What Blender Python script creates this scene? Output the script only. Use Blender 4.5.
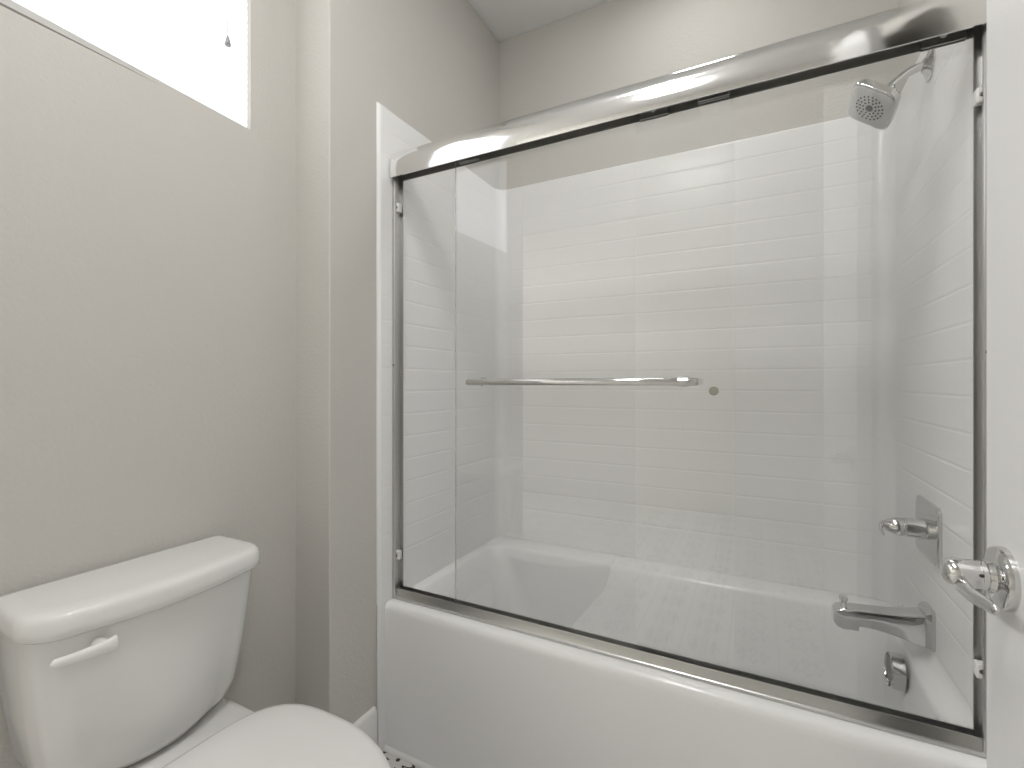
import bpy, bmesh, math, random
from mathutils import Vector, Matrix

for o in list(bpy.data.objects):
    bpy.data.objects.remove(o, do_unlink=True)
scene = bpy.context.scene
COL = scene.collection

# ------------------------------------------------------------------ camera
FPX, CX, CY, CAM_H = 473.0, 512.0, 383.0, 1.2
YAW = math.atan(245.0 / FPX)
cam_d = bpy.data.cameras.new('camera')
cam = bpy.data.objects.new('camera', cam_d)
COL.objects.link(cam)
cam.location = (0, 0, CAM_H)
cam.rotation_euler = (math.pi / 2, 0, YAW)
cam_d.sensor_width = 36.0
cam_d.lens = 36.0 * FPX / 1024.0
cam_d.shift_y = (CY - 384.0) / 1024.0
cam_d.clip_start = 0.01
scene.camera = cam

# ------------------------------------------------------------------ world, exposure, light levels
world = bpy.data.worlds.new('world')
scene.world = world
world.use_nodes = True
world.node_tree.nodes['Background'].inputs[0].default_value = (0.75, 0.85, 1.0, 1)
world.node_tree.nodes['Background'].inputs[1].default_value = 0.5
vs = scene.view_settings
vs.view_transform = 'Standard'
vs.look = 'None'
vs.exposure = 0.0
vs.gamma = 1.0
vs.use_curve_mapping = False
CEILING_LIGHT = 41.0      # radiance of the flush lamp over the toilet
REAR_FILL = (118.0, 16.0, 38.0)   # radiance of the three added fill lamps behind the doorway
SHOWER_FILL = 20.0       # radiance of the added fill lamp over the tub
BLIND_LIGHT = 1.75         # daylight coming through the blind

# ------------------------------------------------------------------ layout (metres; x along the tub, y away from the camera)
XW, YBUMP, XL, XR, YB, ZC = -1.243, 0.972, -1.097, 0.415, 1.985, 2.833
SXL, SXR, SYB = -1.086, 0.398, 1.962      # inner faces of the shower surround
YT = 1.187                                # apron of the tub
ZRIM = 0.478
DOOR_X, DOOR_Y = 0.26, 0.816
YF = 0.05                                 # inner face of the wall with the doorway

# ------------------------------------------------------------------ materials
def new_mat(name):
    m = bpy.data.materials.new(name)
    m.use_nodes = True
    nt = m.node_tree
    return m, nt, nt.nodes['Principled BSDF']

def simple(name, col, rough=0.4, metal=0.0, spec=0.5, coat=0.0, emit=None):
    m, nt, b = new_mat(name)
    b.inputs['Base Color'].default_value = (*col, 1)
    b.inputs['Roughness'].default_value = rough
    b.inputs['Metallic'].default_value = metal
    b.inputs['Specular IOR Level'].default_value = spec
    b.inputs['Coat Weight'].default_value = coat
    b.inputs['Coat Roughness'].default_value = 0.05
    if emit:
        b.inputs['Emission Color'].default_value = (*emit[0], 1)
        b.inputs['Emission Strength'].default_value = emit[1]
    return m

def node(nt, t, **kw):
    n = nt.nodes.new(t)
    for k, v in kw.items():
        setattr(n, k, v)
    return n

def math_n(nt, op, a, b=None, c=None):
    n = nt.nodes.new('ShaderNodeMath')
    n.operation = op
    for i, v in enumerate((a, b, c)):
        if v is None:
            continue
        if isinstance(v, (int, float)):
            n.inputs[i].default_value = v
        else:
            nt.links.new(v, n.inputs[i])
    return n.outputs[0]

def bumpy(name, col, rough, scale, dist, detail=3.0, spec=0.3, strength=1.0):
    m, nt, b = new_mat(name)
    b.inputs['Base Color'].default_value = (*col, 1)
    b.inputs['Roughness'].default_value = rough
    b.inputs['Specular IOR Level'].default_value = spec
    tc = node(nt, 'ShaderNodeTexCoord')
    no = node(nt, 'ShaderNodeTexNoise')
    no.inputs['Scale'].default_value = scale
    no.inputs['Detail'].default_value = detail
    nt.links.new(tc.outputs['Object'], no.inputs['Vector'])
    bu = node(nt, 'ShaderNodeBump')
    bu.inputs['Distance'].default_value = dist
    bu.inputs['Strength'].default_value = strength
    nt.links.new(no.outputs['Fac'], bu.inputs['Height'])
    nt.links.new(bu.outputs['Normal'], b.inputs['Normal'])
    return m

M = {}
M['paint'] = bumpy('greige_orange_peel_paint', (0.585, 0.568, 0.532), 0.75, 110, 0.0013, 2.0)
M['ceiling'] = bumpy('white_ceiling_paint', (0.78, 0.78, 0.775), 0.85, 120, 0.0008, 2.0)
M['trim'] = simple('white_semigloss_trim', (0.76, 0.755, 0.74), 0.35)
M['door'] = simple('white_door_paint', (0.64, 0.64, 0.635), 0.4)
M['porcelain'] = simple('white_vitreous_china', (0.74, 0.735, 0.72), 0.12, coat=0.3)
M['seat'] = simple('white_seat_plastic', (0.76, 0.755, 0.745), 0.25)
M['lever'] = simple('white_plastic_lever', (0.78, 0.775, 0.76), 0.3)
M['acrylic'] = simple('white_tub_acrylic', (0.84, 0.84, 0.835), 0.2, coat=0.1)
M['chrome'] = simple('polished_chrome', (0.66, 0.66, 0.655), 0.05, 1.0)
M['satin'] = simple('satin_aluminium', (0.57, 0.57, 0.56), 0.28, 1.0)
M['header'] = simple('bright_anodised_header', (0.86, 0.86, 0.855), 0.10, 1.0)
M['darkmetal'] = simple('dark_screw_metal', (0.22, 0.22, 0.21), 0.35, 1.0)  # dark metal of the frame screws
M['channel'] = simple('header_shade_and_jet_grey', (0.17, 0.165, 0.15), 0.45)  # dark grey painting the header's inner shade; also colours the centre jet
M['edge'] = simple('polished_glass_edge', (0.50, 0.54, 0.52), 0.15)
M['edge'].node_tree.nodes['Principled BSDF'].inputs['Alpha'].default_value = 0.35
M['rubber'] = simple('dark_nozzle_rubber', (0.03, 0.03, 0.03), 0.6)
M['bumper'] = simple('clear_white_bumper_plastic', (0.72, 0.72, 0.70), 0.3)
M['caulk'] = simple('white_caulk', (0.74, 0.74, 0.72), 0.5)
M['face'] = simple('pale_grey_spray_face', (0.66, 0.66, 0.65), 0.35, 0.0)
M['button'] = simple('grey_pull_button', (0.33, 0.32, 0.27), 0.45, 0.2)
M['sill'] = simple('painted_sill', (0.55, 0.54, 0.52), 0.5)
M['oak'] = simple('brown_wood_floor', (0.20, 0.14, 0.09), 0.5)
M['tassel'] = simple('grey_plastic_tassel', (0.30, 0.30, 0.32), 0.4)
M['cord'] = simple('off_white_cord', (0.55, 0.55, 0.56), 0.7)
M['lamp'] = simple('lamp_diffuser', (0.8, 0.8, 0.8), 0.5, emit=((1.0, 0.99, 0.975), CEILING_LIGHT))
M['fill_left'] = simple('rear_fill_glow', (0.8, 0.8, 0.8), 0.5, emit=((1.0, 0.99, 0.975), REAR_FILL[0]))
M['fill_right'] = simple('rear_fill_glow_dim', (0.8, 0.8, 0.8), 0.5, emit=((1.0, 0.99, 0.975), REAR_FILL[1]))
M['fill_doorway'] = simple('doorway_fill_glow', (0.8, 0.8, 0.8), 0.5, emit=((1.0, 0.99, 0.975), REAR_FILL[2]))
M['fill_tub'] = simple('tub_fill_glow', (0.8, 0.8, 0.8), 0.5, emit=((1.0, 0.99, 0.975), SHOWER_FILL))

def mk_glass():
    m = bpy.data.materials.new('clear_door_glass')
    m.use_nodes = True
    nt = m.node_tree
    nt.nodes.clear()
    out = node(nt, 'ShaderNodeOutputMaterial')
    geo = node(nt, 'ShaderNodeNewGeometry')
    dot = node(nt, 'ShaderNodeVectorMath', operation='DOT_PRODUCT')
    nt.links.new(geo.outputs['Incoming'], dot.inputs[0])
    nt.links.new(geo.outputs['Normal'], dot.inputs[1])
    cosv = math_n(nt, 'ABSOLUTE', dot.outputs['Value'])
    om = math_n(nt, 'SUBTRACT', 1.0, cosv)
    p5 = math_n(nt, 'POWER', om, 5.0)
    fr = math_n(nt, 'MULTIPLY_ADD', p5, 0.94, 0.06)
    tr = node(nt, 'ShaderNodeBsdfTransparent')
    tr.inputs[0].default_value = (0.996, 0.998, 0.996, 1)
    gl = node(nt, 'ShaderNodeBsdfGlossy')
    gl.inputs['Roughness'].default_value = 0.0
    gl.inputs['Color'].default_value = (1, 1, 1, 1)
    mx = node(nt, 'ShaderNodeMixShader')
    nt.links.new(fr, mx.inputs[0])
    nt.links.new(tr.outputs[0], mx.inputs[1])
    nt.links.new(gl.outputs[0], mx.inputs[2])
    nt.links.new(mx.outputs[0], out.inputs[0])
    return m
M['glass'] = mk_glass()

def mk_surround():
    """white moulded wall panel, shallow subway-tile grooves (uv in metres: u along the walls, v = height)"""
    m, nt, b = new_mat('moulded_subway_surround')
    b.inputs['Base Color'].default_value = (0.84, 0.84, 0.835, 1)
    b.inputs['Roughness'].default_value = 0.3
    b.inputs['Coat Weight'].default_value = 0.0
    b.inputs['Coat Roughness'].default_value = 0.06
    uv = node(nt, 'ShaderNodeUVMap')
    uv.uv_map = 'UVMap'
    sep = node(nt, 'ShaderNodeSeparateXYZ')
    nt.links.new(uv.outputs[0], sep.inputs[0])
    u, v = sep.outputs[0], sep.outputs[1]
    RH, BW = 0.0785, 0.157
    # horizontal grooves
    vr = math_n(nt, 'DIVIDE', math_n(nt, 'ADD', v, 0.0065), RH)
    fr = math_n(nt, 'FRACT', vr)
    dist = math_n(nt, 'MULTIPLY', math_n(nt, 'ABSOLUTE', math_n(nt, 'SUBTRACT', math_n(nt, 'FRACT', math_n(nt, 'ADD', vr, 0.5)), 0.5)), RH)
    mr = node(nt, 'ShaderNodeMapRange')
    mr.interpolation_type = 'SMOOTHSTEP'
    mr.inputs['From Min'].default_value = 0.0008
    mr.inputs['From Max'].default_value = 0.0055
    mr.inputs['To Min'].default_value = 1.0
    mr.inputs['To Max'].default_value = 0.0
    nt.links.new(dist, mr.inputs['Value'])
    hor = mr.outputs[0]
    # vertical joints, running bond
    row = math_n(nt, 'FLOOR', vr)
    shift = math_n(nt, 'MULTIPLY', math_n(nt, 'MODULO', row, 2.0), 0.5)
    ur = math_n(nt, 'ADD', math_n(nt, 'DIVIDE', u, BW), shift)
    du = math_n(nt, 'MULTIPLY', math_n(nt, 'ABSOLUTE', math_n(nt, 'SUBTRACT', math_n(nt, 'FRACT', ur), 0.5)), BW)
    mr2 = node(nt, 'ShaderNodeMapRange')
    mr2.interpolation_type = 'SMOOTHSTEP'
    mr2.inputs['From Min'].default_value = 0.0006
    mr2.inputs['From Max'].default_value = 0.0045
    mr2.inputs['To Min'].default_value = 0.10
    mr2.inputs['To Max'].default_value = 0.0
    nt.links.new(du, mr2.inputs['Value'])
    g = math_n(nt, 'MAXIMUM', hor, mr2.outputs[0])
    # smooth coves in the corners: the attribute 'tile' is 0 there
    at = node(nt, 'ShaderNodeAttribute', attribute_name='tile')
    g = math_n(nt, 'MULTIPLY', g, at.outputs['Fac'])
    h = math_n(nt, 'SUBTRACT', 1.0, g)
    bu = node(nt, 'ShaderNodeBump')
    bu.inputs['Distance'].default_value = 0.0011
    bu.inputs['Strength'].default_value = 0.60
    nt.links.new(h, bu.inputs['Height'])
    nt.links.new(bu.outputs['Normal'], b.inputs['Normal'])
    nt.links.new(bu.outputs['Normal'], b.inputs['Coat Normal'])
    return m
M['surround'] = mk_surround()

def mk_blind():
    m, nt, b = new_mat('woven_blind_fabric')
    tc = node(nt, 'ShaderNodeTexCoord')
    mp = node(nt, 'ShaderNodeMapping')
    mp.inputs['Scale'].default_value = (1, 22, 260)
    nt.links.new(tc.outputs['Object'], mp.inputs[0])
    no = node(nt, 'ShaderNodeTexNoise')
    no.inputs['Scale'].default_value = 2.2
    no.inputs['Detail'].default_value = 2.0
    nt.links.new(mp.outputs[0], no.inputs['Vector'])
    cr = node(nt, 'ShaderNodeValToRGB')
    cr.color_ramp.elements[0].position = 0.28
    cr.color_ramp.elements[0].color = (0.66, 0.67, 0.685, 1)
    cr.color_ramp.elements[1].position = 0.72
    cr.color_ramp.elements[1].color = (1.0, 1.0, 1.0, 1)
    nt.links.new(no.outputs['Fac'], cr.inputs[0])
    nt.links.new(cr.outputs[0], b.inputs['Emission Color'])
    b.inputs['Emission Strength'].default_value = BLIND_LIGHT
    b.inputs['Base Color'].default_value = (0.1, 0.1, 0.1, 1)
    b.inputs['Roughness'].default_value = 0.9
    b.inputs['Specular IOR Level'].default_value = 0.1
    return m
M['blind'] = mk_blind()

def mk_floor():
    """pale patterned tile with black scroll motifs"""
    m, nt, b = new_mat('patterned_floor_tile')
    tc = node(nt, 'ShaderNodeTexCoord')
    sep = node(nt, 'ShaderNodeSeparateXYZ')
    nt.links.new(tc.outputs['Object'], sep.inputs[0])
    S = 0.2
    fx = math_n(nt, 'SUBTRACT', math_n(nt, 'FRACT', math_n(nt, 'DIVIDE', math_n(nt, 'ADD', sep.outputs[0], 9.915), S)), 0.5)
    fy = math_n(nt, 'SUBTRACT', math_n(nt, 'FRACT', math_n(nt, 'DIVIDE', math_n(nt, 'ADD', sep.outputs[1], 10.13), S)), 0.5)
    r = math_n(nt, 'SQRT', math_n(nt, 'ADD', math_n(nt, 'MULTIPLY', fx, fx), math_n(nt, 'MULTIPLY', fy, fy)))
    a = math_n(nt, 'ARCTAN2', fy, fx)
    pet = math_n(nt, 'MULTIPLY_ADD', math_n(nt, 'COSINE', math_n(nt, 'MULTIPLY', a, 8.0)), 0.07, 0.24)
    ring = math_n(nt, 'LESS_THAN', math_n(nt, 'ABSOLUTE', math_n(nt, 'SUBTRACT', r, pet)), 0.03)
    dot = math_n(nt, 'LESS_THAN', r, 0.035)
    blk = math_n(nt, 'MAXIMUM', ring, dot)
    edge = math_n(nt, 'GREATER_THAN', math_n(nt, 'MAXIMUM', math_n(nt, 'ABSOLUTE', fx), math_n(nt, 'ABSOLUTE', fy)), 0.488)
    mx = node(nt, 'ShaderNodeMix', data_type='RGBA')
    mx.inputs['A'].default_value = (0.62, 0.61, 0.59, 1)
    mx.inputs['B'].default_value = (0.02, 0.02, 0.02, 1)
    nt.links.new(blk, mx.inputs['Factor'])
    mx2 = node(nt, 'ShaderNodeMix', data_type='RGBA')
    nt.links.new(edge, mx2.inputs['Factor'])
    nt.links.new(mx.outputs['Result'], mx2.inputs['A'])
    mx2.inputs['B'].default_value = (0.40, 0.39, 0.37, 1)
    nt.links.new(mx2.outputs['Result'], b.inputs['Base Color'])
    b.inputs['Roughness'].default_value = 0.35
    return m
M['floor'] = mk_floor()

# ------------------------------------------------------------------ builders
def link(name, bm, mat, parent=None, smooth=True, angle=40, bevel=0.0, seg=2, sub=0):
    """bmesh in WORLD coordinates -> one mesh object (child of parent's Empty when given)"""
    bmesh.ops.recalc_face_normals(bm, faces=bm.faces[:])
    if parent is not None:
        base = Vector(parent.location)
        p = parent.parent
        while p is not None:
            base += Vector(p.location)
            p = p.parent
        bmesh.ops.translate(bm, verts=bm.verts[:], vec=-base)
    me = bpy.data.meshes.new(name)
    bm.to_mesh(me)
    bm.free()
    me.materials.append(M[mat] if isinstance(mat, str) else mat)
    o = bpy.data.objects.new(name, me)
    COL.objects.link(o)
    if parent is not None:
        o.parent = parent
    if bevel:
        b = o.modifiers.new('bevel', 'BEVEL')
        b.width = bevel
        b.segments = seg
        b.limit_method = 'ANGLE'
        b.angle_limit = math.radians(35)
    if sub:
        s = o.modifiers.new('subdivision', 'SUBSURF')
        s.levels = sub
        s.render_levels = sub
    if smooth:
        for f in me.polygons:
            f.use_smooth = True
        if not sub:
            me.set_sharp_from_angle(angle=math.radians(angle))
    return o

def thing(name, loc, label, cat, group=None):
    o = bpy.data.objects.new(name, None)
    o.empty_display_size = 0.05
    COL.objects.link(o)
    o.location = loc
    return tag(o, label, cat, group)

def tag(o, label=None, cat=None, group=None, kind=None):
    if label: o['label'] = label
    if cat: o['category'] = cat
    if group: o['group'] = group
    if kind: o['kind'] = kind
    return o

def struct(name, bm, mat, label=None, cat=None, **kw):
    o = link(name, bm, mat, **kw)
    return tag(o, label, cat, None, 'structure')

def box(bm, x0, x1, y0, y1, z0, z1):
    v = [bm.verts.new(p) for p in ((x0,y0,z0),(x1,y0,z0),(x1,y1,z0),(x0,y1,z0),(x0,y0,z1),(x1,y0,z1),(x1,y1,z1),(x0,y1,z1))]
    for f in ((3,2,1,0),(4,5,6,7),(0,1,5,4),(1,2,6,5),(2,3,7,6),(3,0,4,7)):
        bm.faces.new([v[i] for i in f])

def boxes(*bs):
    bm = bmesh.new()
    for b in bs:
        box(bm, *b)
    return bm

def loft(bm, loops, cap0=True, cap1=True, closed=True):
    rows = [[bm.verts.new(p) for p in L] for L in loops]
    n = len(rows[0])
    for a, b in zip(rows, rows[1:]):
        for i in range(n if closed else n - 1):
            j = (i + 1) % n
            bm.faces.new((a[i], a[j], b[j], b[i]))
    if cap0 and closed: bm.faces.new(rows[0][::-1])
    if cap1 and closed: bm.faces.new(rows[-1])
    return rows

def rr(x0, x1, y0, y1, r, n=8):
    """rounded rectangle in plan, n+1 points per corner; r may be 4 radii (x1y1, x0y1, x0y0, x1y0)"""
    rs = r if isinstance(r, (tuple, list)) else (r,) * 4
    out = []
    for (cx, cy, a0, q) in ((x1, y1, 0, rs[0]), (x0, y1, 90, rs[1]), (x0, y0, 180, rs[2]), (x1, y0, 270, rs[3])):
        sx = -1 if a0 in (0, 270) else 1
        sy = -1 if a0 in (0, 90) else 1
        for k in range(n + 1):
            a = math.radians(a0 + 90.0 * k / n)
            out.append((cx + sx * q + q * math.cos(a), cy + sy * q + q * math.sin(a)))
    return out

def at_z(pts, z):
    return [(x, y, z) for x, y in pts]

def frame_from(d):
    d = Vector(d).normalized()
    up = Vector((0, 0, 1)) if abs(d.z) < 0.9 else Vector((0, 1, 0))
    a = up.cross(d).normalized()
    b = d.cross(a).normalized()
    return a, b, d

def lathe(bm, origin, axis, prof, n=40, squash=None):
    """prof = [(distance along axis, radius)]"""
    a, b, d = frame_from(axis)
    o = Vector(origin)
    loops = []
    for t, r in prof:
        r = max(r, 1e-4)
        loops.append([tuple(o + d * t + (a * math.cos(2*math.pi*i/n) + b * math.sin(2*math.pi*i/n)) * r) for i in range(n)])
    loft(bm, loops)

def tube(bm, pts, radii, n=20):
    """swept round tube with parallel transport"""
    P = [Vector(p) for p in pts]
    if isinstance(radii, (int, float)): radii = [radii] * len(P)
    T = []
    for i in range(len(P)):
        T.append(((P[min(i+1, len(P)-1)]) - P[max(i-1, 0)]).normalized())
    a, b, _ = frame_from(T[0])
    loops = []
    for i, p in enumerate(P):
        t = T[i]
        a = (a - t * a.dot(t)).normalized()
        b = t.cross(a).normalized()
        loops.append([tuple(p + (a * math.cos(2*math.pi*k/n) + b * math.sin(2*math.pi*k/n)) * radii[i]) for k in range(n)])
    loft(bm, loops)

def spline(pts, n=8):
    """Catmull-Rom through pts"""
    P = [Vector(p) for p in pts]
    P = [P[0]*2 - P[1]] + P + [P[-1]*2 - P[-2]]
    out = []
    for i in range(1, len(P) - 2):
        for k in range(n):
            t = k / n
            p0, p1, p2, p3 = P[i-1], P[i], P[i+1], P[i+2]
            out.append(0.5 * ((2*p1) + (p2-p0)*t + (2*p0-5*p1+4*p2-p3)*t*t + (3*p1-p0-3*p2+p3)*t**3))
    out.append(P[-2])
    return out

def extrude_x(bm, prof, x0, x1):
    """closed profile [(y, z)] swept along x"""
    loft(bm, [[(x0, y, z) for y, z in prof], [(x1, y, z) for y, z in prof]])

# ------------------------------------------------------------------ the room shell
YR, RX0, RX1 = -2.2, -3.2, 2.2            # the room behind the doorway
bm = boxes((RX0 - 0.1, RX1 + 0.1, YR - 0.1, YB + 0.1, -0.08, 0.0))
struct('floor', bm, 'floor', 'pale floor tile with black motifs between toilet and tub', 'floor', smooth=False)
bm = boxes((RX0 - 0.1, RX1 + 0.1, YR - 0.1, YB + 0.1, ZC, ZC + 0.08))
struct('ceiling', bm, 'ceiling', 'white ceiling above the shower alcove', 'ceiling', smooth=False)

WY0, WY1, WZ0, WZ1 = 0.12, 0.829, 1.899, 2.52      # window opening
bm = boxes((XW - 0.12, XW, YF - 0.11, WY0, 0, ZC), (XW - 0.12, XW, WY1, YBUMP, 0, ZC),
           (XW - 0.12, XW, WY0, WY1, 0, WZ0), (XW - 0.12, XW, WY0, WY1, WZ1, ZC))
struct('wall_left', bm, 'paint', 'greige wall with the high window behind the toilet', 'wall', smooth=False)
bm = boxes((XW - 0.12, XL, YBUMP, YB + 0.1, 0, ZC))
struct('wall_alcove', bm, 'paint', 'greige wall projecting between toilet nook and shower', 'wall', smooth=False, bevel=0.004)
bm = boxes((XL, XR, YB, YB + 0.1, 0, ZC))
struct('wall_back', bm, 'paint', 'greige wall above the back of the shower surround', 'wall', smooth=False)
bm = boxes((XR, XR + 0.12, YF - 0.11, YB + 0.1, 0, ZC))
struct('wall_right', bm, 'paint', 'greige wall on the plumbing side of the tub', 'wall', smooth=False)
bm = boxes((RX0, XW - 0.12, YF - 0.11, YF, 0, ZC), (DOOR_X + 0.01, XR, YF - 0.11, YF, 0, ZC), (XR + 0.12, RX1, YF - 0.11, YF, 0, ZC))
struct('wall_front', bm, 'paint', 'greige wall the open door hangs on, facing the tub', 'wall', smooth=False)
bm = boxes((RX0, RX1, YR - 0.1, YR, 0, ZC))
struct('wall_rear', bm, 'paint', 'greige wall of the room behind the doorway', 'wall', smooth=False)
bm = boxes((RX0 - 0.1, RX0, YR - 0.1, YF, 0, ZC))
struct('wall_rear_left', bm, 'paint', 'greige wall at the left of the room behind the doorway', 'wall', smooth=False)
bm = boxes((RX1, RX1 + 0.1, YR - 0.1, YF, 0, ZC))
struct('wall_rear_right', bm, 'paint', 'greige wall at the right of the room behind the doorway', 'wall', smooth=False)

def baseboard(name, x0, x1, y0, y1, label, side):
    h, t = 0.158, 0.013
    bm = bmesh.new()
    if side == 'x':      # runs along y, face towards +x
        prof = [(x0, 0), (x0 + t, 0), (x0 + t, h - 0.012), (x0 + t - 0.004, h - 0.004), (x0 + 0.003, h), (x0, h)]
        loft(bm, [[(x, y0, z) for x, z in prof], [(x, y1, z) for x, z in prof]])
    else:
        prof = [(y0, 0), (y0 - t, 0), (y0 - t, h - 0.012), (y0 - t + 0.004, h - 0.004), (y0 - 0.003, h), (y0, h)]
        loft(bm, [[(x0, y, z) for y, z in prof], [(x1, y, z) for y, z in prof]])
    struct(name, bm, 'trim', label, 'baseboard')
baseboard('baseboard_alcove', XL, 0, YBUMP - 0.013, 1.150, 'white baseboard running up to the tub apron', 'x')
baseboard('baseboard_left', XW, 0, YF, YBUMP, 'white baseboard behind the toilet', 'x')
baseboard('baseboard_nook', XW + 0.013, XL, YBUMP, 0, 'short white baseboard beside the toilet tank', 'y')
bm = bmesh.new()
extrude_x(bm, [(YT - 0.010, 0), (YT - 0.010, 0.004), (YT - 0.006, 0.010), (YT - 0.0005, 0.014), (YT - 0.0005, 0)], XL + 0.013, XR)
struct('trim_1', bm, 'caulk', 'white caulk strip along the foot of the tub', 'trim')

# ------------------------------------------------------------------ window and its blind
bm = boxes((XW - 0.075, XW - 0.035, WY0, WY0 + 0.035, WZ0, WZ1), (XW - 0.075, XW - 0.035, WY1 - 0.035, WY1, WZ0, WZ1),
           (XW - 0.075, XW - 0.035, WY0, WY1, WZ0, WZ0 + 0.035), (XW - 0.075, XW - 0.035, WY0, WY1, WZ1 - 0.035, WZ1))
win = struct('window_1', bm, 'trim', 'high white framed window behind the blind', 'window', smooth=False)
bm = boxes((XW - 0.062, XW - 0.056, WY0 + 0.03, WY1 - 0.03, WZ0 + 0.03, WZ1 - 0.03))
link('window_pane', bm, 'glass', win, smooth=False)

bl = thing('window_blind', (XW - 0.018, 0.47, WZ0), 'white woven blind lowered over the high window', 'blind')
bm = bmesh.new()                                     # pleated cloth, its bottom edge a little askew
n_p = 60
yl, yr_ = WY0 + 0.006, WY1 - 0.004
rows = []
for i in range(n_p + 1):
    t = i / n_p
    off = 0.0015 * (i % 2)
    zl = WZ0 + 0.034 + (WZ1 - 0.03 - WZ0 - 0.034) * t
    zr = WZ0 + 0.006 + (WZ1 - 0.03 - WZ0 - 0.006) * t
    rows.append([(XW - 0.011 + off, yl, zl), (XW - 0.011 + off, yr_, zr), (XW - 0.018 + off, yr_, zr), (XW - 0.018 + off, yl, zl)])
loft(bm, rows)
link('blind_cloth', bm, 'blind', bl, smooth=False)
bm = bmesh.new()
loft(bm, [[(XW - 0.008, yl, WZ0 + 0.014), (XW - 0.008, yl, WZ0 + 0.034), (XW - 0.021, yl, WZ0 + 0.034), (XW - 0.021, yl, WZ0 + 0.014)],
          [(XW - 0.008, yr_, WZ0 + 0.001), (XW - 0.008, yr_, WZ0 + 0.006), (XW - 0.021, yr_, WZ0 + 0.006), (XW - 0.021, yr_, WZ0 + 0.001)]])
tag(link('bottom_rail', bm, 'sill', bl, smooth=False), 'grey bottom rail')
link('head_rail', boxes((XW - 0.03, XW - 0.004, yl, yr_, WZ1 - 0.03, WZ1 - 0.002)), 'trim', bl, smooth=False, bevel=0.003)
bm = bmesh.new()
tube(bm, [(XW - 0.003, 0.763, WZ1 - 0.03), (XW - 0.004, 0.765, 2.3), (XW - 0.004, 0.766, 2.115)], 0.0013, 8)
pc = link('pull_cord', bm, 'cord', bl)
bm = bmesh.new()
lathe(bm, (XW - 0.001, 0.766, 2.118), (0, 0, -1), [(0, 0.002), (0.004, 0.0035), (0.022, 0.0075), (0.025, 0.0065)], 16)
tag(link('tassel', bm, 'tassel', pc), 'grey tassel')

# ------------------------------------------------------------------ the open door with its lever
bm = boxes((DOOR_X, DOOR_X + 0.035, YF + 0.005, DOOR_Y, 0.01, 2.43))
door = struct('door_1', bm, 'door', 'white door leaf standing open at the right edge', 'door', smooth=False, bevel=0.002)
HX, HY, HZ = DOOR_X, 0.761, 0.97
bm = bmesh.new()
lathe(bm, (HX, HY, HZ), (-1, 0, 0), [(0, 0.0365), (0.004, 0.0368), (0.009, 0.035), (0.0115, 0.030), (0.013, 0.019), (0.018, 0.0175)], 56)
hnd = tag(link('door_handle', bm, 'chrome', door), 'polished chrome door lever on a round rose')
bm = bmesh.new()
lathe(bm, (HX - 0.012, HY, HZ), (-1, 0, 0), [(0, 0.0135), (0.004, 0.0165), (0.012, 0.0165), (0.014, 0.0158), (0.016, 0.0165), (0.034, 0.0162), (0.041, 0.0145), (0.045, 0.010), (0.047, 0.003)], 40)
link('lever_neck', bm, 'chrome', hnd)
bm = bmesh.new()
lv = spline([(HX - 0.041, HY + 0.012, HZ - 0.004), (HX - 0.043, HY - 0.008, HZ - 0.010), (HX - 0.041, HY - 0.036, HZ - 0.013), (HX - 0.037, HY - 0.064, HZ - 0.012), (HX - 0.035, HY - 0.082, HZ - 0.011)], 8)
a_w = []
nl = len(lv)
loops = []
for i, p in enumerate(lv):
    t = i / (nl - 1)
    hw = 0.0115 * (1 - t) + 0.0060 * t
    tw = 0.0075 * (1 - t) + 0.0035 * t
    if i == 0: hw, tw = 0.006, 0.004
    if i == 1: hw, tw = 0.012, 0.009
    if i == nl - 1: hw, tw = hw * 0.35, tw * 0.35
    if i == nl - 2: hw, tw = hw * 0.8, tw * 0.8
    loops.append([(p.x + tw * math.cos(a), p.y, p.z + hw * math.sin(a)) for a in [2*math.pi*k/24 for k in range(24)]])
loft(bm, loops)
link('lever_arm', bm, 'chrome', hnd)
bm = bmesh.new()
lathe(bm, (HX - 0.026, HY - 0.0155, HZ + 0.004), (0, -1, 0.2), [(0, 0.0022), (0.0014, 0.0022)], 14)
tag(link('pinhole', bm, 'rubber', hnd), 'black privacy pinhole')

# ------------------------------------------------------------------ bathtub
TX0, TX1 = XL + 0.004, XR - 0.004
tub = thing('bathtub', (-0.35, 1.57, 0), 'white alcove bathtub with a plain apron under the sliding glass doors', 'bathtub')
bm = bmesh.new()
oy1 = SYB + 0.012
def outer(ins, z):
    return at_z(rr(TX0, TX1, YT + ins, oy1, 0.006), z)
loops = [outer(0, 0.0), outer(0, 0.445), outer(0.0015, 0.458), outer(0.005, 0.468), outer(0.011, 0.475), outer(0.020, ZRIM),
         at_z(rr(-1.055, 0.362, YT + 0.098, 1.860, 0.07), ZRIM),
         at_z(rr(-1.048, 0.356, YT + 0.105, 1.853, 0.07), ZRIM - 0.004),
         at_z(rr(-1.042, 0.351, YT + 0.110, 1.848, 0.07), ZRIM - 0.014),
         at_z(rr(-1.020, 0.343, YT + 0.116, 1.838, 0.085), 0.40),
         at_z(rr(-0.96, 0.325, YT + 0.130, 1.820, 0.11), 0.25),
         at_z(rr(-0.90, 0.300, YT + 0.150, 1.800, 0.13), 0.15),
         at_z(rr(-0.85, 0.26, YT + 0.170, 1.770, 0.12), 0.112),
         at_z(rr(-0.78, 0.20, YT + 0.22, 1.720, 0.10), 0.10)]
loft(bm, loops)
link('tub_basin', bm, 'acrylic', tub, angle=50)
bm = boxes((XL + 0.0005, SXL, 1.160, YT + 0.012, 0.0, ZRIM + 0.0008))
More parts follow.
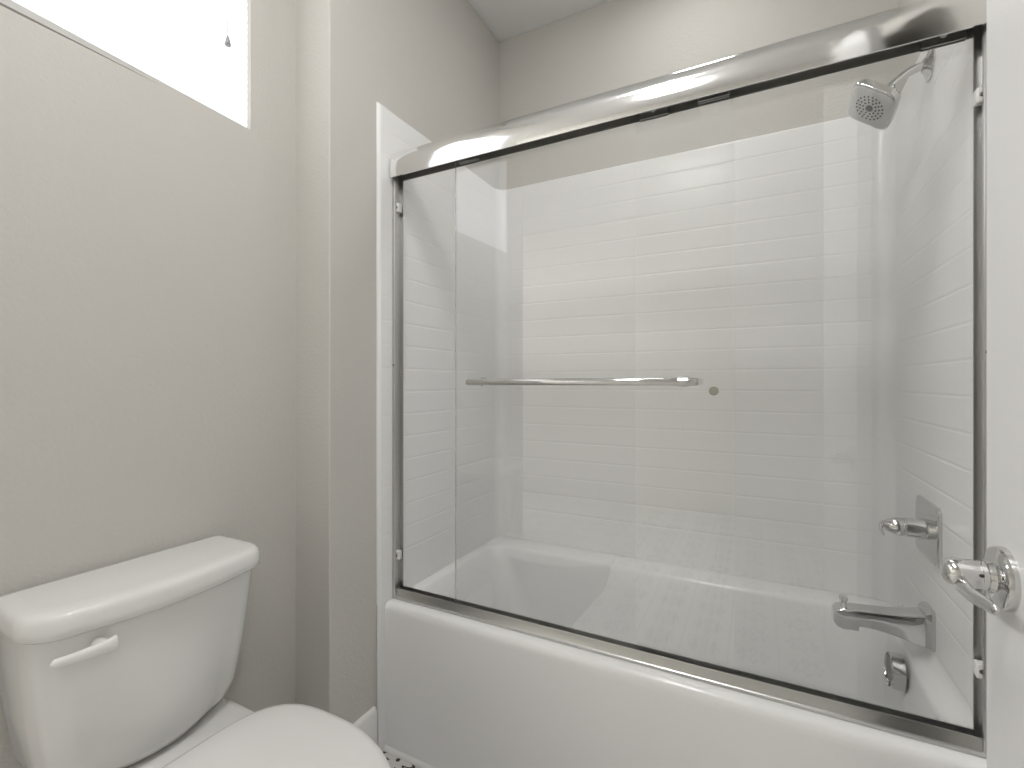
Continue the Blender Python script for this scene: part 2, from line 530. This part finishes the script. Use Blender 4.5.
link('tub_flange', bm, 'acrylic', tub, smooth=False, bevel=0.003)
bm = bmesh.new()                                   # cove where the ledge rises into the plumbing wall
cv = [(0.0006, 0.521), (0.0020, 0.513), (0.006, 0.503), (0.013, 0.4935), (0.022, 0.486), (0.036, ZRIM + 0.0008), (0.0006, ZRIM + 0.0008)]
def cove_at(y, k):
    return [(SXR - 0.0006 - (a - 0.0006) * k, y, ZRIM + 0.0008 + (z - ZRIM - 0.0008) * k) for a, z in cv]
loft(bm, [cove_at(1.268, 1), cove_at(1.60, 1), cove_at(1.85, 1), cove_at(1.89, 0.6), cove_at(1.910, 0.08)])
link('tub_cove', bm, 'acrylic', tub, angle=60)
bm = bmesh.new()
lathe(bm, (0.08, 1.53, 0.1005), (0, 0, 1), [(0, 0.038), (0.003, 0.037), (0.004, 0.030), (0.002, 0.026), (0.002, 0.002)], 32)
link('drain', bm, 'chrome', tub)

# ------------------------------------------------------------------ moulded three-wall surround
sur = None
def surround_path():
    """plan points with (x, y, u, tile, nx, ny): n points from the surface back to the wall"""
    pts = []
    R = 0.048
    yf = 1.182
    def add(x, y, tile, nx, ny):
        u = 0.0 if not pts else pts[-1][2] + math.hypot(x - pts[-1][0], y - pts[-1][1])
        pts.append((x, y, u, tile, nx, ny))
    # left front lip, rolled back to the wall
    add(XL + 0.001, yf - 0.022, 0, 0, 0)
    add(SXL - 0.010, yf - 0.022, 0, 0, 0)
    add(SXL - 0.004, yf - 0.019, 0, -0.5, 0)
    add(SXL, yf - 0.012, 0, -1, 0)
    add(SXL, yf - 0.008, 0, -1, 0)
    add(SXL, yf - 0.006, 1, -1, 0)
    for k in range(1, 13):
        y = yf + 0.006 + (SYB - R - 0.012 - yf - 0.006) * k / 12
        add(SXL, y, 1, -1, 0)
    add(SXL, SYB - R - 0.006, 0, -1, 0)
    for k in range(0, 13):
        a = math.radians(180 - 90 * k / 12)
        add(SXL + R + R * math.cos(a), SYB - R + R * math.sin(a), 0, math.cos(a), math.sin(a))
    add(SXL + R + 0.004, SYB, 1, 0, 1)
    for k in range(1, 21):
        add(SXL + R + 0.004 + (SXR - SXL - 2*R - 0.008) * k / 20, SYB, 1, 0, 1)
    for k in range(0, 13):
        a = math.radians(90 - 90 * k / 12)
        add(SXR - R + R * math.cos(a), SYB - R + R * math.sin(a), 0, math.cos(a), math.sin(a))
    add(SXR, SYB - R - 0.006, 1, 1, 0)
    for k in range(1, 13):
        y = SYB - R - 0.012 + (yf + 0.09 - (SYB - R - 0.012)) * k / 12
        add(SXR, y, 1, 1, 0)
    add(SXR, yf + 0.086, 0, 1, 0)
    add(SXR, yf - 0.012, 0, 1, 0)
    add(SXR + 0.004, yf - 0.019, 0, 0.5, 0)
    add(SXR + 0.010, yf - 0.022, 0, 0, 0)
    add(XR - 0.001, yf - 0.022, 0, 0, 0)
    return pts
def build_surround():
    P = surround_path()
    bm = bmesh.new()
    uvl = bm.loops.layers.uv.new('UVMap')
    tl = bm.verts.layers.float.new('tile')
    TOP = 2.113
    prof = [(ZRIM + 0.001, 0, 0), (0.53, 0, 0), (0.548, 0, 0), (0.552, 0, 1), (0.8, 0, 1), (1.2, 0, 1), (1.6, 0, 1), (1.99, 0, 1), (2.045, 0, 1), (2.05, 0, 0), (TOP - 0.012, 0, 0),
            (TOP - 0.006, 0.0015, 0), (TOP - 0.002, 0.005, 0), (TOP, 0.011, 0), (TOP, 0.0195, 0)]
    rows = []
    for z, off, tm in prof:
        row = []
        for (x, y, u, t, nx, ny) in P:
            v = bm.verts.new((min(max(x + nx * off, XL + 0.001), XR - 0.001), min(y + ny * off, YB - 0.001), z))
            v[tl] = t * tm
            row.append((v, u))
        rows.append((row, z))
    for (ra, za), (rb, zb) in zip(rows, rows[1:]):
        for i in range(len(ra) - 1):
            f = bm.faces.new((ra[i][0], ra[i+1][0], rb[i+1][0], rb[i][0]))
            for lp, (uu, vv) in zip(f.loops, ((ra[i][1], za), (ra[i+1][1], za), (rb[i+1][1], zb), (rb[i][1], zb))):
                lp[uvl].uv = (uu, vv)
    o = link('shower_surround', bm, 'surround', angle=60)
    return tag(o, 'white moulded shower surround with subway tile grooves lining the alcove above the tub', 'shower surround')
build_surround()

# ------------------------------------------------------------------ sliding door frame
fr = thing('shower_door_frame', (-0.35, 1.23, ZRIM), 'bright metal shower door frame with a rounded header, standing on the tub rim', 'shower door frame')
JX0, JX1 = SXL + 0.0005, SXR - 0.0005
bm = bmesh.new()
HB = 1.881
prof = [(1.206, HB), (1.2035, HB + 0.013), (1.2028, HB + 0.028)]
for k in range(0, 13):
    a = math.radians(180 - 90 * k / 12)
    prof.append((1.242 + 0.0392 * math.cos(a), HB + 0.043 + 0.051 * math.sin(a)))
prof += [(1.262, HB + 0.092), (1.276, HB + 0.085), (1.280, HB + 0.075), (1.280, HB + 0.016), (1.277, HB + 0.016), (1.277, HB + 0.040), (1.210, HB + 0.040), (1.210, HB)]
xs = [(JX0 - 0.006, 0.90), (JX0 + 0.0, 0.96), (JX0 + 0.008, 0.99), (JX0 + 0.018, 1.0), (JX1, 1.0)]
loops = []
for x, sc in xs:
    loops.append([(max(x, JX0), 1.280 + (y - 1.280) * sc, HB + (z - HB) * sc) for y, z in prof])
loops[0] = [(JX0 + 0.0005, y, z) for _, y, z in loops[0]]
loops[1] = [(JX0 + 0.003, y, z) for _, y, z in loops[1]]
loft(bm, loops)
link('header', bm, 'header', fr, angle=30)
bm = boxes((JX0 + 0.001, JX1 - 0.001, 1.2745, 1.2765, HB + 0.0165, HB + 0.0395), (JX0 + 0.001, JX1 - 0.001, 1.2105, 1.2765, HB + 0.0375, HB + 0.0395))  # dark lining put in to paint the shade under the header
tag(link('header_shade_lining', bm, 'channel', fr, smooth=False), 'dark lining painted as the shade inside the header')
bm = bmesh.new()
extrude_x(bm, [(1.224, ZRIM + 0.001), (1.224, ZRIM + 0.008), (1.2255, ZRIM + 0.0095), (1.2275, ZRIM + 0.0095), (1.229, ZRIM + 0.012), (1.2315, ZRIM + 0.030), (1.2325, ZRIM + 0.033), (1.2340, ZRIM + 0.033),
               (1.2345, ZRIM + 0.012), (1.246, ZRIM + 0.012), (1.246, ZRIM + 0.020), (1.248, ZRIM + 0.020), (1.248, ZRIM + 0.012),
               (1.262, ZRIM + 0.012), (1.262, ZRIM + 0.030), (1.265, ZRIM + 0.030), (1.265, ZRIM + 0.001)], JX0, JX1)
link('bottom_track', bm, 'satin', fr, angle=25)
ZJ0, ZJ1 = ZRIM + 0.002, HB + 0.03
def jamb(x0, s):
    """U channel; s = +1 opens towards +x"""
    w, t = 0.0145, 0.002
    prof = [(0, 1.2235), (0.0085, 1.2235), (0.010, 1.225), (0.010, 1.231), (t, 1.232), (t, 1.2605), (w, 1.2605), (w, 1.2625), (0, 1.2625)]
    bm = bmesh.new()
    loft(bm, [[(x0 + s * a, y, ZJ0) for a, y in prof], [(x0 + s * a, y, ZJ1) for a, y in prof]])
    return link('side_jamb', bm, 'satin', fr, angle=25)
jl = jamb(JX0, 1)
jr = jamb(JX1, -1)
def bumper(x, s, z, par):
    bm = boxes((min(x, x + s * 0.016), max(x, x + s * 0.016), 1.2325, 1.2515, z - 0.015, z + 0.015))
    o = link('bumper', bm, 'bumper', par, bevel=0.003)
    tag(o, 'pale plastic bumper')
    bm = bmesh.new()
    lathe(bm, (x + s * 0.008, 1.2330, z), (0, -1, 0), [(0, 0.0045), (0.001, 0.0045), (0.002, 0.003)], 14)
    tag(link('screw', bm, 'darkmetal', par), 'dark screw head')
bumper(JX0 + 0.0022, 1, 1.79, jl)
bumper(JX0 + 0.0022, 1, 0.62, jl)
bumper(JX1 - 0.0022, -1, 1.76, jr)
bumper(JX1 - 0.0022, -1, 0.64, jr)
for jo, x in ((jl, JX0 + 0.005), (jr, JX1 - 0.005)):
    bm = bmesh.new()
    lathe(bm, (x, 1.2237, 1.26), (0, -1, 0), [(0, 0.004), (0.001, 0.004), (0.002, 0.0025)], 14)
    tag(link('screw', bm, 'darkmetal', jo), 'dark screw head')

# ------------------------------------------------------------------ the two sliding panels
def panel(name, x0, x1, y, label):
    t = thing(name, ((x0 + x1) / 2, y, ZRIM + 0.014), label, 'glass door panel', 'sliding glass shower panels')
    link('glass_pane', boxes((x0, x1, y - 0.003, y + 0.003, ZRIM + 0.0135, 1.906)), 'glass', t, smooth=False)
    for xe in (x0 - 0.0013,) if y < 1.25 else ():
        tag(link('glass_edge', boxes((xe, xe + 0.0012, y - 0.003, y + 0.003, ZRIM + 0.0135, 1.906)), 'edge', t, smooth=False), 'polished grey green edge of the glass')
    for xa in (x0 + 0.012, x1 - 0.082):
        bm = boxes((xa, xa + 0.07, y - 0.006, y - 0.0032, 1.886, 1.915), (xa, xa + 0.07, y + 0.0032, y + 0.006, 1.886, 1.915))
        hb = link('hanger_bracket', bm, 'satin', t, smooth=False)
        bm = bmesh.new()
        lathe(bm, (xa + 0.035, y - 0.0062, 1.904), (0, -1, 0), [(0, 0.006), (0.003, 0.006), (0.004, 0.004)], 16)
        link('roller', bm, 'bumper', hb)
    return t
YP1, YP2 = 1.2400, 1.2555
p1 = panel('sliding_glass_panel', -0.841, -0.047, YP1, 'front sliding glass shower panel carrying the long chrome towel bar')
p2 = panel('sliding_glass_panel', -0.284, 0.3820, YP2, 'rear sliding glass shower panel closed against the right jamb beside the shower head')

ZB = 1.203
bm = bmesh.new()
YBAR = 1.192
barx0, barx1 = -0.772, -0.122
loops = []
for x, k in ((barx0, 0.45), (barx0 + 0.002, 0.8), (barx0 + 0.006, 1), (barx1 - 0.006, 1), (barx1 - 0.002, 0.8), (barx1, 0.45)):
    loops.append([(x, YBAR + 0.0075 * k * math.cos(a), ZB + 0.0095 * k * math.sin(a)) for a in [2*math.pi*i/28 for i in range(28)]])
loft(bm, loops)
tb = link('towel_bar', bm, 'chrome', p1)
for x in (barx0 + 0.035, barx1 - 0.035):
    bm = bmesh.new()
    lathe(bm, (x, YP1 - 0.0032, ZB), (0, -1, 0), [(0, 0.014), (0.004, 0.014), (0.006, 0.008), (YP1 - 0.0032 - YBAR - 0.004, 0.0075)], 24)
    link('bar_post', bm, 'chrome', tb)
bm = bmesh.new()
tube(bm, [(barx1 - 0.046, YBAR, ZB), (barx1 - 0.024, YBAR, ZB)], 0.0112, 24)
link('bar_collar', bm, 'chrome', tb)
bm = bmesh.new()
lathe(bm, (-0.0925, YP1 - 0.0031, 1.181), (0, -1, 0), [(0, 0.0108), (0.005, 0.0108), (0.007, 0.009), (0.0075, 0.002)], 28)
tag(link('pull_button', bm, 'button', p1), 'small round grey pull button')

# ------------------------------------------------------------------ shower head
WXR = SXR
FY = 1.58
sh = thing('wall_shower', (WXR, FY, 2.02), 'chrome shower head on a bent arm high on the right wall', 'shower head')
bm = bmesh.new()
lathe(bm, (WXR - 0.0002, FY, 2.022), (-1, 0, 0), [(0, 0.038), (0.003, 0.0382), (0.006, 0.035), (0.011, 0.021), (0.016, 0.016)], 40)
link('wall_flange', bm, 'chrome', sh)
nrm = Vector((-0.676, -0.22, -0.703)).normalized()  # direction the spray face looks
e1 = Vector((0.736, -0.161, -0.657))
e1 = (e1 - nrm * e1.dot(nrm)).normalized()
fc = Vector((0.268, 1.56, 1.935))                  # centre of the spray face
neck = fc - nrm * 0.058
bm = bmesh.new()
ap = spline([(WXR - 0.006, FY, 2.022), (WXR - 0.022, FY, 2.022), (WXR - 0.046, FY, 2.014), tuple(neck - nrm * 0.020 + Vector((0.003, 0.0, 0.004))), tuple(neck)], 10)
tube(bm, ap, 0.0105, 20)
link('shower_arm', bm, 'chrome', sh)
bm = bmesh.new()
lathe(bm, tuple(neck - nrm * 0.014), tuple(nrm), [(0, 0.011), (0.003, 0.0135), (0.016, 0.0135), (0.018, 0.016), (0.026, 0.017), (0.032, 0.013)], 28)
link('swivel_nut', bm, 'chrome', sh)
e2 = nrm.cross(e1).normalized()
def sq_loop(t, half, n=64, p=5.5):
    out = []
    for i in range(n):
        a = 2 * math.pi * i / n
        c, s = math.cos(a), math.sin(a)
        r = half / ((abs(c)**p + abs(s)**p) ** (1 / p))
        out.append(tuple(fc + nrm * t + e1 * (r * c) + e2 * (r * s)))
    return out
bm = bmesh.new()
loft(bm, [sq_loop(-0.050, 0.012, p=2), sq_loop(-0.044, 0.020, p=2.2), sq_loop(-0.036, 0.034, p=2.8), sq_loop(-0.028, 0.050, p=3.6), sq_loop(-0.020, 0.0575), sq_loop(-0.004, 0.0605), sq_loop(0.0, 0.059), sq_loop(0.0012, 0.056)])
link('head_shell', bm, 'chrome', sh, angle=50)
bm = bmesh.new()
loft(bm, [sq_loop(0.0005, 0.0545), sq_loop(0.0020, 0.0542), sq_loop(0.0026, 0.0525)])
fp = tag(link('spray_face', bm, 'face', sh), 'pale grey spray face with dark nozzles')
bm = bmesh.new()
lathe(bm, tuple(fc + nrm * 0.0025), tuple(nrm), [(0, 0.0095), (0.002, 0.0095), (0.003, 0.007)], 20)
link('centre_jet', bm, 'channel', fp)
bm = bmesh.new()
for ring, cnt in ((0.0175, 10), (0.0265, 15), (0.0355, 20)):
    for i in range(cnt):
        a = 2 * math.pi * (i + 0.5 * (cnt % 2)) / cnt
        c = fc + nrm * 0.0025 + e1 * (ring * math.cos(a)) + e2 * (ring * math.sin(a))
        lathe(bm, tuple(c), tuple(nrm), [(0, 0.0024), (0.0012, 0.0020)], 8)
tag(link('nozzle_ring', bm, 'rubber', fp), 'rings of dark rubber nozzles')['kind'] = 'stuff'

# ------------------------------------------------------------------ mixer valve
vy, vz = 1.585, 0.820
va = thing('shower_valve', (WXR, vy, vz), 'chrome shower valve with a square plate, above the tub spout', 'shower valve')
bm = bmesh.new()
def plate(x, ins, r=0.016):
    return [(x, y, z) for y, z in rr(vy - 0.092 + ins, vy + 0.092 - ins, vz - 0.073 + ins, vz + 0.073 - ins, r)]
loft(bm, [plate(WXR - 0.0002, 0), plate(WXR - 0.006, 0), plate(WXR - 0.009, 0.003), plate(WXR - 0.010, 0.008)])
link('valve_plate', bm, 'chrome', va, angle=30)
bm = bmesh.new()
lathe(bm, (WXR - 0.009, vy, vz), (-1, 0, 0), [(0, 0.027), (0.004, 0.0265), (0.042, 0.024), (0.0435, 0.0225), (0.045, 0.0225)], 40)
link('valve_sleeve', bm, 'chrome', va)
bm = bmesh.new()
lathe(bm, (WXR - 0.054, vy, vz), (-1, 0, 0), [(0, 0.0225), (0.002, 0.0238), (0.022, 0.0215), (0.038, 0.0135), (0.044, 0.009), (0.046, 0.002)], 40)
hub = link('valve_hub', bm, 'chrome', va)
bm = bmesh.new()
lp = spline([(WXR - 0.088, vy + 0.004, vz + 0.006), (WXR - 0.101, vy - 0.004, vz + 0.004), (WXR - 0.107, vy - 0.026, vz - 0.006), (WXR - 0.106, vy - 0.052, vz - 0.014)], 6)
tube(bm, lp, [0.0075 - 0.0003 * i for i in range(len(lp))], 16)
link('valve_lever', bm, 'chrome', hub)

# ------------------------------------------------------------------ tub spout
sy = 1.58
sp = thing('tub_spout', (WXR, sy, 0.565), 'square chrome tub spout with a diverter knob below the valve', 'tub spout')
bm = bmesh.new()
def yz(x, hw, z0, z1, r):
    return [(x, y, z) for y, z in rr(sy - hw, sy + hw, z0, z1, r, 5)]
loft(bm, [yz(WXR - 0.0002, 0.040, 0.5225, 0.622, 0.006), yz(WXR - 0.008, 0.040, 0.5225, 0.622, 0.006), yz(WXR - 0.018, 0.034, 0.526, 0.614, 0.006)])
link('spout_flange', bm, 'chrome', sp, angle=30)
bm = bmesh.new()
st = [(0.012, 0.032, 0.527, 0.608), (0.045, 0.030, 0.532, 0.600), (0.085, 0.028, 0.542, 0.594), (0.125, 0.027, 0.546, 0.591), (0.155, 0.027, 0.545, 0.589),
      (0.1555, 0.027, 0.533, 0.589), (0.190, 0.027, 0.530, 0.587), (0.203, 0.0255, 0.534, 0.583), (0.211, 0.021, 0.543, 0.574)]
loft(bm, [yz(WXR - d, hw, a, b, 0.005) for d, hw, a, b in st])
link('spout_body', bm, 'chrome', sp, angle=30)
bm = bmesh.new()
lathe(bm, (WXR - 0.186, sy, 0.586), (0, 0, 1), [(0, 0.0085), (0.003, 0.008), (0.010, 0.006), (0.017, 0.010), (0.024, 0.011), (0.026, 0.0095)], 24)
link('diverter_knob', bm, 'chrome', sp)

# ------------------------------------------------------------------ overflow cover
ox, oy, oz = 0.335, 1.58, 0.4365
ov = thing('overflow_cover', (ox, oy, oz), 'round slotted chrome overflow cover on the tub end below the spout', 'overflow cover')
bm = bmesh.new()
lathe(bm, (ox + 0.004, oy, oz), (-1, 0, 0.04), [(0, 0.045), (0.026, 0.0445), (0.029, 0.042), (0.0295, 0.0405), (0.0265, 0.0395), (0.0155, 0.039), (0.015, 0.002)], 44)
ob = link('cover_rim', bm, 'chrome', ov, angle=30)
bm = bmesh.new()
lathe(bm, (ox + 0.004 - 0.0152, oy, oz), (-1, 0, 0), [(0, 0.0385), (0.001, 0.0385)], 32)
link('cover_backing', bm, 'rubber', ov)
for k in range(-3, 4):
    zz = k * 0.0100
    hw = math.sqrt(0.0385**2 - zz**2)
    bm = boxes((ox - 0.0235, ox - 0.0125, oy - hw, oy + hw, oz + zz - 0.0028, oz + zz + 0.0028))
    link('cover_slat', bm, 'satin', ov, smooth=False)

# ------------------------------------------------------------------ toilet
tc_y = 0.53
to = thing('toilet', (-0.85, tc_y, 0), 'white two-piece toilet with the seat lid down, under the window', 'toilet')
def tank_loop(x0, xf, hw, bow, r, z, n=8, m=14):
    """plan outline: flat back at x0, bowed front at xf, rounded front corners"""
    pts = []
    for k in range(m + 1):                            # front, from -y to +y
        t = -1 + 2 * k / m
        y = t * (hw - r)
        pts.append((xf - bow * t * t, tc_y + y))
    xc, yc = xf - bow - r, hw - r
    for k in range(1, n + 1):
        a = math.radians(90.0 * k / n)
        pts.append((xc + r * math.cos(a), tc_y + yc + r * math.sin(a)))
    pts += [(x0 + 0.012, tc_y + hw), (x0 + 0.003, tc_y + hw - 0.003), (x0, tc_y + hw - 0.012)]
    pts += [(x0, tc_y - hw + 0.012), (x0 + 0.003, tc_y - hw + 0.003), (x0 + 0.012, tc_y - hw)]
    for k in range(0, n):
        a = math.radians(-90 + 90.0 * k / n)
        pts.append((xc + r * math.cos(a), tc_y - yc + r * math.sin(a)))
    return [(x, y, z) for x, y in pts]
XB = XW + 0.014
bm = bmesh.new()
loft(bm, [tank_loop(XB + 0.02, -1.085, 0.135, 0.030, 0.045, 0.452), tank_loop(XB + 0.01, -1.070, 0.152, 0.030, 0.05, 0.459), tank_loop(XB + 0.006, -1.060, 0.163, 0.028, 0.055, 0.475),
          tank_loop(XB + 0.004, -1.052, 0.178, 0.026, 0.058, 0.51), tank_loop(XB + 0.002, -1.044, 0.191, 0.024, 0.06, 0.60), tank_loop(XB, -1.037, 0.201, 0.022, 0.06, 0.70), tank_loop(XB, -1.032, 0.206, 0.020, 0.06, 0.766)])
link('tank', bm, 'porcelain', to, angle=60)
bm = bmesh.new()
loft(bm, [tank_loop(XB - 0.004, -1.022, 0.207, 0.020, 0.062, 0.764), tank_loop(XB - 0.006, -1.016, 0.2145, 0.020, 0.066, 0.770), tank_loop(XB - 0.006, -1.015, 0.2150, 0.020, 0.066, 0.782),
          tank_loop(XB - 0.006, -1.017, 0.2145, 0.020, 0.066, 0.797), tank_loop(XB - 0.005, -1.0195, 0.211, 0.020, 0.065, 0.804), tank_loop(XB - 0.003, -1.025, 0.207, 0.020, 0.063, 0.8085), tank_loop(XB + 0.002, -1.036, 0.199, 0.020, 0.058, 0.811), tank_loop(XB + 0.012, -1.056, 0.184, 0.020, 0.052, 0.812)])
link('tank_lid', bm, 'porcelain', to, angle=60)
bm = bmesh.new()
lz = 0.736
lp = spline([(-1.020, 0.428, lz + 0.001), (-1.017, 0.418, lz + 0.001), (-1.015, 0.395, lz + 0.002), (-1.014, 0.365, lz + 0.004), (-1.018, 0.336, lz + 0.006)], 6)
loops = []
for i, p in enumerate(lp):
    t = i / (len(lp) - 1)
    hz = 0.0130 - 0.0060 * t
    hx = 0.0090 - 0.0040 * t
    if i == 0: hz, hx = 0.006, 0.004
    if i == 1: hz, hx = 0.012, 0.008
    if i == len(lp) - 1: hz, hx = 0.002, 0.0015
    loops.append([(p.x + hx * math.cos(a), p.y, p.z + hz * math.sin(a)) for a in [2*math.pi*k/20 for k in range(20)]])
loft(bm, loops)
lathe(bm, (-1.046, 0.410, lz), (1, 0, 0), [(0, 0.0105), (0.016, 0.0105), (0.024, 0.010), (0.028, 0.003)], 24)
link('flush_lever', bm, 'lever', to)
def oval(xb, xf, hw, z, n=72, wide=0.44, blunt=2.3, cy=None):
    """egg outline from back xb to front xf, widest at a fraction `wide` from the back"""
    xm = xb + (xf - xb) * wide
    out = []
    for i in range(n):
        a = 2 * math.pi * i / n
        c, s = math.cos(a), math.sin(a)
        p = 2.05 if c > 0 else blunt
        r = 1 / ((abs(c)**p + abs(s)**p) ** (1 / p))
        L = (xf - xm) if c > 0 else (xm - xb)
        out.append((xm + L * r * c, tc_y + 0.005 + hw * r * s, z))
    return out
bm = bmesh.new()
loft(bm, [oval(-1.09, -0.70, 0.105, 0.0, blunt=5), oval(-1.09, -0.70, 0.105, 0.03, blunt=5), oval(-1.08, -0.72, 0.095, 0.06, blunt=5), oval(-1.08, -0.71, 0.10, 0.15, blunt=4), oval(-1.07, -0.64, 0.125, 0.24, blunt=4),
          oval(-1.07, -0.57, 0.165, 0.33, blunt=4), oval(-1.07, -0.55, 0.188, 0.40, blunt=4), oval(-1.02, -0.545, 0.192, 0.43, blunt=4), oval(-1.01, -0.548, 0.190, 0.438, blunt=4), oval(-1.0, -0.56, 0.175, 0.4415, blunt=4)])
link('bowl', bm, 'porcelain', to, angle=60)
bm = bmesh.new()
loft(bm, [[(x, y, z) for x, y in rr(-1.222, -0.96, tc_y - hw, tc_y + hw, r)] for hw, r, z in ((0.10, 0.03, 0.33), (0.13, 0.04, 0.38), (0.155, 0.045, 0.415), (0.163, 0.045, 0.432), (0.163, 0.045, 0.444), (0.158, 0.042, 0.4485))])
link('bowl_deck', bm, 'porcelain', to, angle=60)
link('tank_gasket', boxes((-1.19, -1.12, tc_y - 0.10, tc_y + 0.10, 0.444, 0.4525)), 'rubber', to, smooth=False)
def seat_loop(xb, xf, hw, z):
    return oval(xb, xf, hw, z, wide=0.42, blunt=3.4)
bm = bmesh.new()
loft(bm, [seat_loop(-0.990, -0.535, 0.198, 0.444), seat_loop(-0.992, -0.531, 0.202, 0.450), seat_loop(-0.992, -0.531, 0.202, 0.456), seat_loop(-0.990, -0.534, 0.199, 0.4605)])
link('seat', bm, 'seat', to, angle=60)
bm = bmesh.new()
loft(bm, [seat_loop(-0.994, -0.530, 0.202, 0.4615), seat_loop(-0.997, -0.526, 0.206, 0.465), seat_loop(-0.997, -0.526, 0.206, 0.471), seat_loop(-0.994, -0.530, 0.2025, 0.4765), seat_loop(-0.985, -0.545, 0.191, 0.4795), seat_loop(-0.95, -0.60, 0.15, 0.4815), seat_loop(-0.85, -0.70, 0.06, 0.482)])
link('seat_lid', bm, 'seat', to, angle=60)
# ------------------------------------------------------------------ lamps out of view; all but the toilet lamp are added fill
lx, ly = -0.42, 0.42
cl = thing('ceiling_light', (lx, ly, ZC), 'round flush ceiling light over the toilet space', 'ceiling light', 'ceiling lights')
bm = bmesh.new()
lathe(bm, (lx, ly, ZC), (0, 0, -1), [(0, 0.165), (0.02, 0.165), (0.024, 0.16), (0.024, 0.15)], 48)
link('lamp_rim', bm, 'satin', cl)
bm = bmesh.new()
lathe(bm, (lx, ly, ZC - 0.0245), (0, 0, -1), [(0, 0.15), (0.02, 0.14), (0.038, 0.10), (0.046, 0.04), (0.047, 0.001)], 48)
link('lamp_diffuser', bm, 'lamp', cl)
for rx, ry, lab in ((-2.3, -0.95, 'added round fill light on the ceiling, left part of the room behind the doorway'),
                    (1.35, -1.1, 'added round fill light on the ceiling, right part of the room behind the doorway')):
    vl = thing('ceiling_light', (rx, ry, ZC), lab, 'ceiling light', 'ceiling lights')  # unseen lamps added to brighten the room and the shower
    bm = bmesh.new()
    lathe(bm, (rx, ry, ZC), (0, 0, -1), [(0, 0.25), (0.02, 0.25), (0.024, 0.245), (0.024, 0.235)], 48)
    link('lamp_rim', bm, 'satin', vl)
    bm = bmesh.new()
    lathe(bm, (rx, ry, ZC - 0.0245), (0, 0, -1), [(0, 0.235), (0.02, 0.225), (0.038, 0.17), (0.046, 0.07), (0.047, 0.001)], 48)
    link('lamp_diffuser', bm, 'fill_left' if rx < 0 else 'fill_right', vl)
dl = thing('ceiling_light', (-0.45, -0.28, ZC), 'added small round fill light on the ceiling just behind the doorway', 'ceiling light', 'ceiling lights')
bm = bmesh.new()  # unseen lamp added to light the alcove walls from the front
lathe(bm, (-0.45, -0.28, ZC), (0, 0, -1), [(0, 0.165), (0.02, 0.165), (0.024, 0.16), (0.024, 0.15)], 48)
link('lamp_rim', bm, 'satin', dl)
bm = bmesh.new()
lathe(bm, (-0.45, -0.28, ZC - 0.0245), (0, 0, -1), [(0, 0.15), (0.02, 0.14), (0.038, 0.10), (0.046, 0.04), (0.047, 0.001)], 48)
link('lamp_diffuser', bm, 'fill_doorway', dl)
sl = thing('tub_fill_light', (-0.20, 1.58, ZC), 'added round fill light on the ceiling over the tub', 'ceiling light')
bm = bmesh.new()  # unseen lamp added to lift the dim shower alcove
lathe(bm, (-0.20, 1.58, ZC), (0, 0, -1), [(0, 0.13), (0.006, 0.13), (0.009, 0.125), (0.009, 0.115)], 48)
link('lamp_rim', bm, 'trim', sl)
bm = bmesh.new()
lathe(bm, (-0.20, 1.58, ZC - 0.0092), (0, 0, -1), [(0, 0.114), (0.002, 0.112), (0.003, 0.05), (0.003, 0.001)], 48)
link('lamp_diffuser', bm, 'fill_tub', sl)
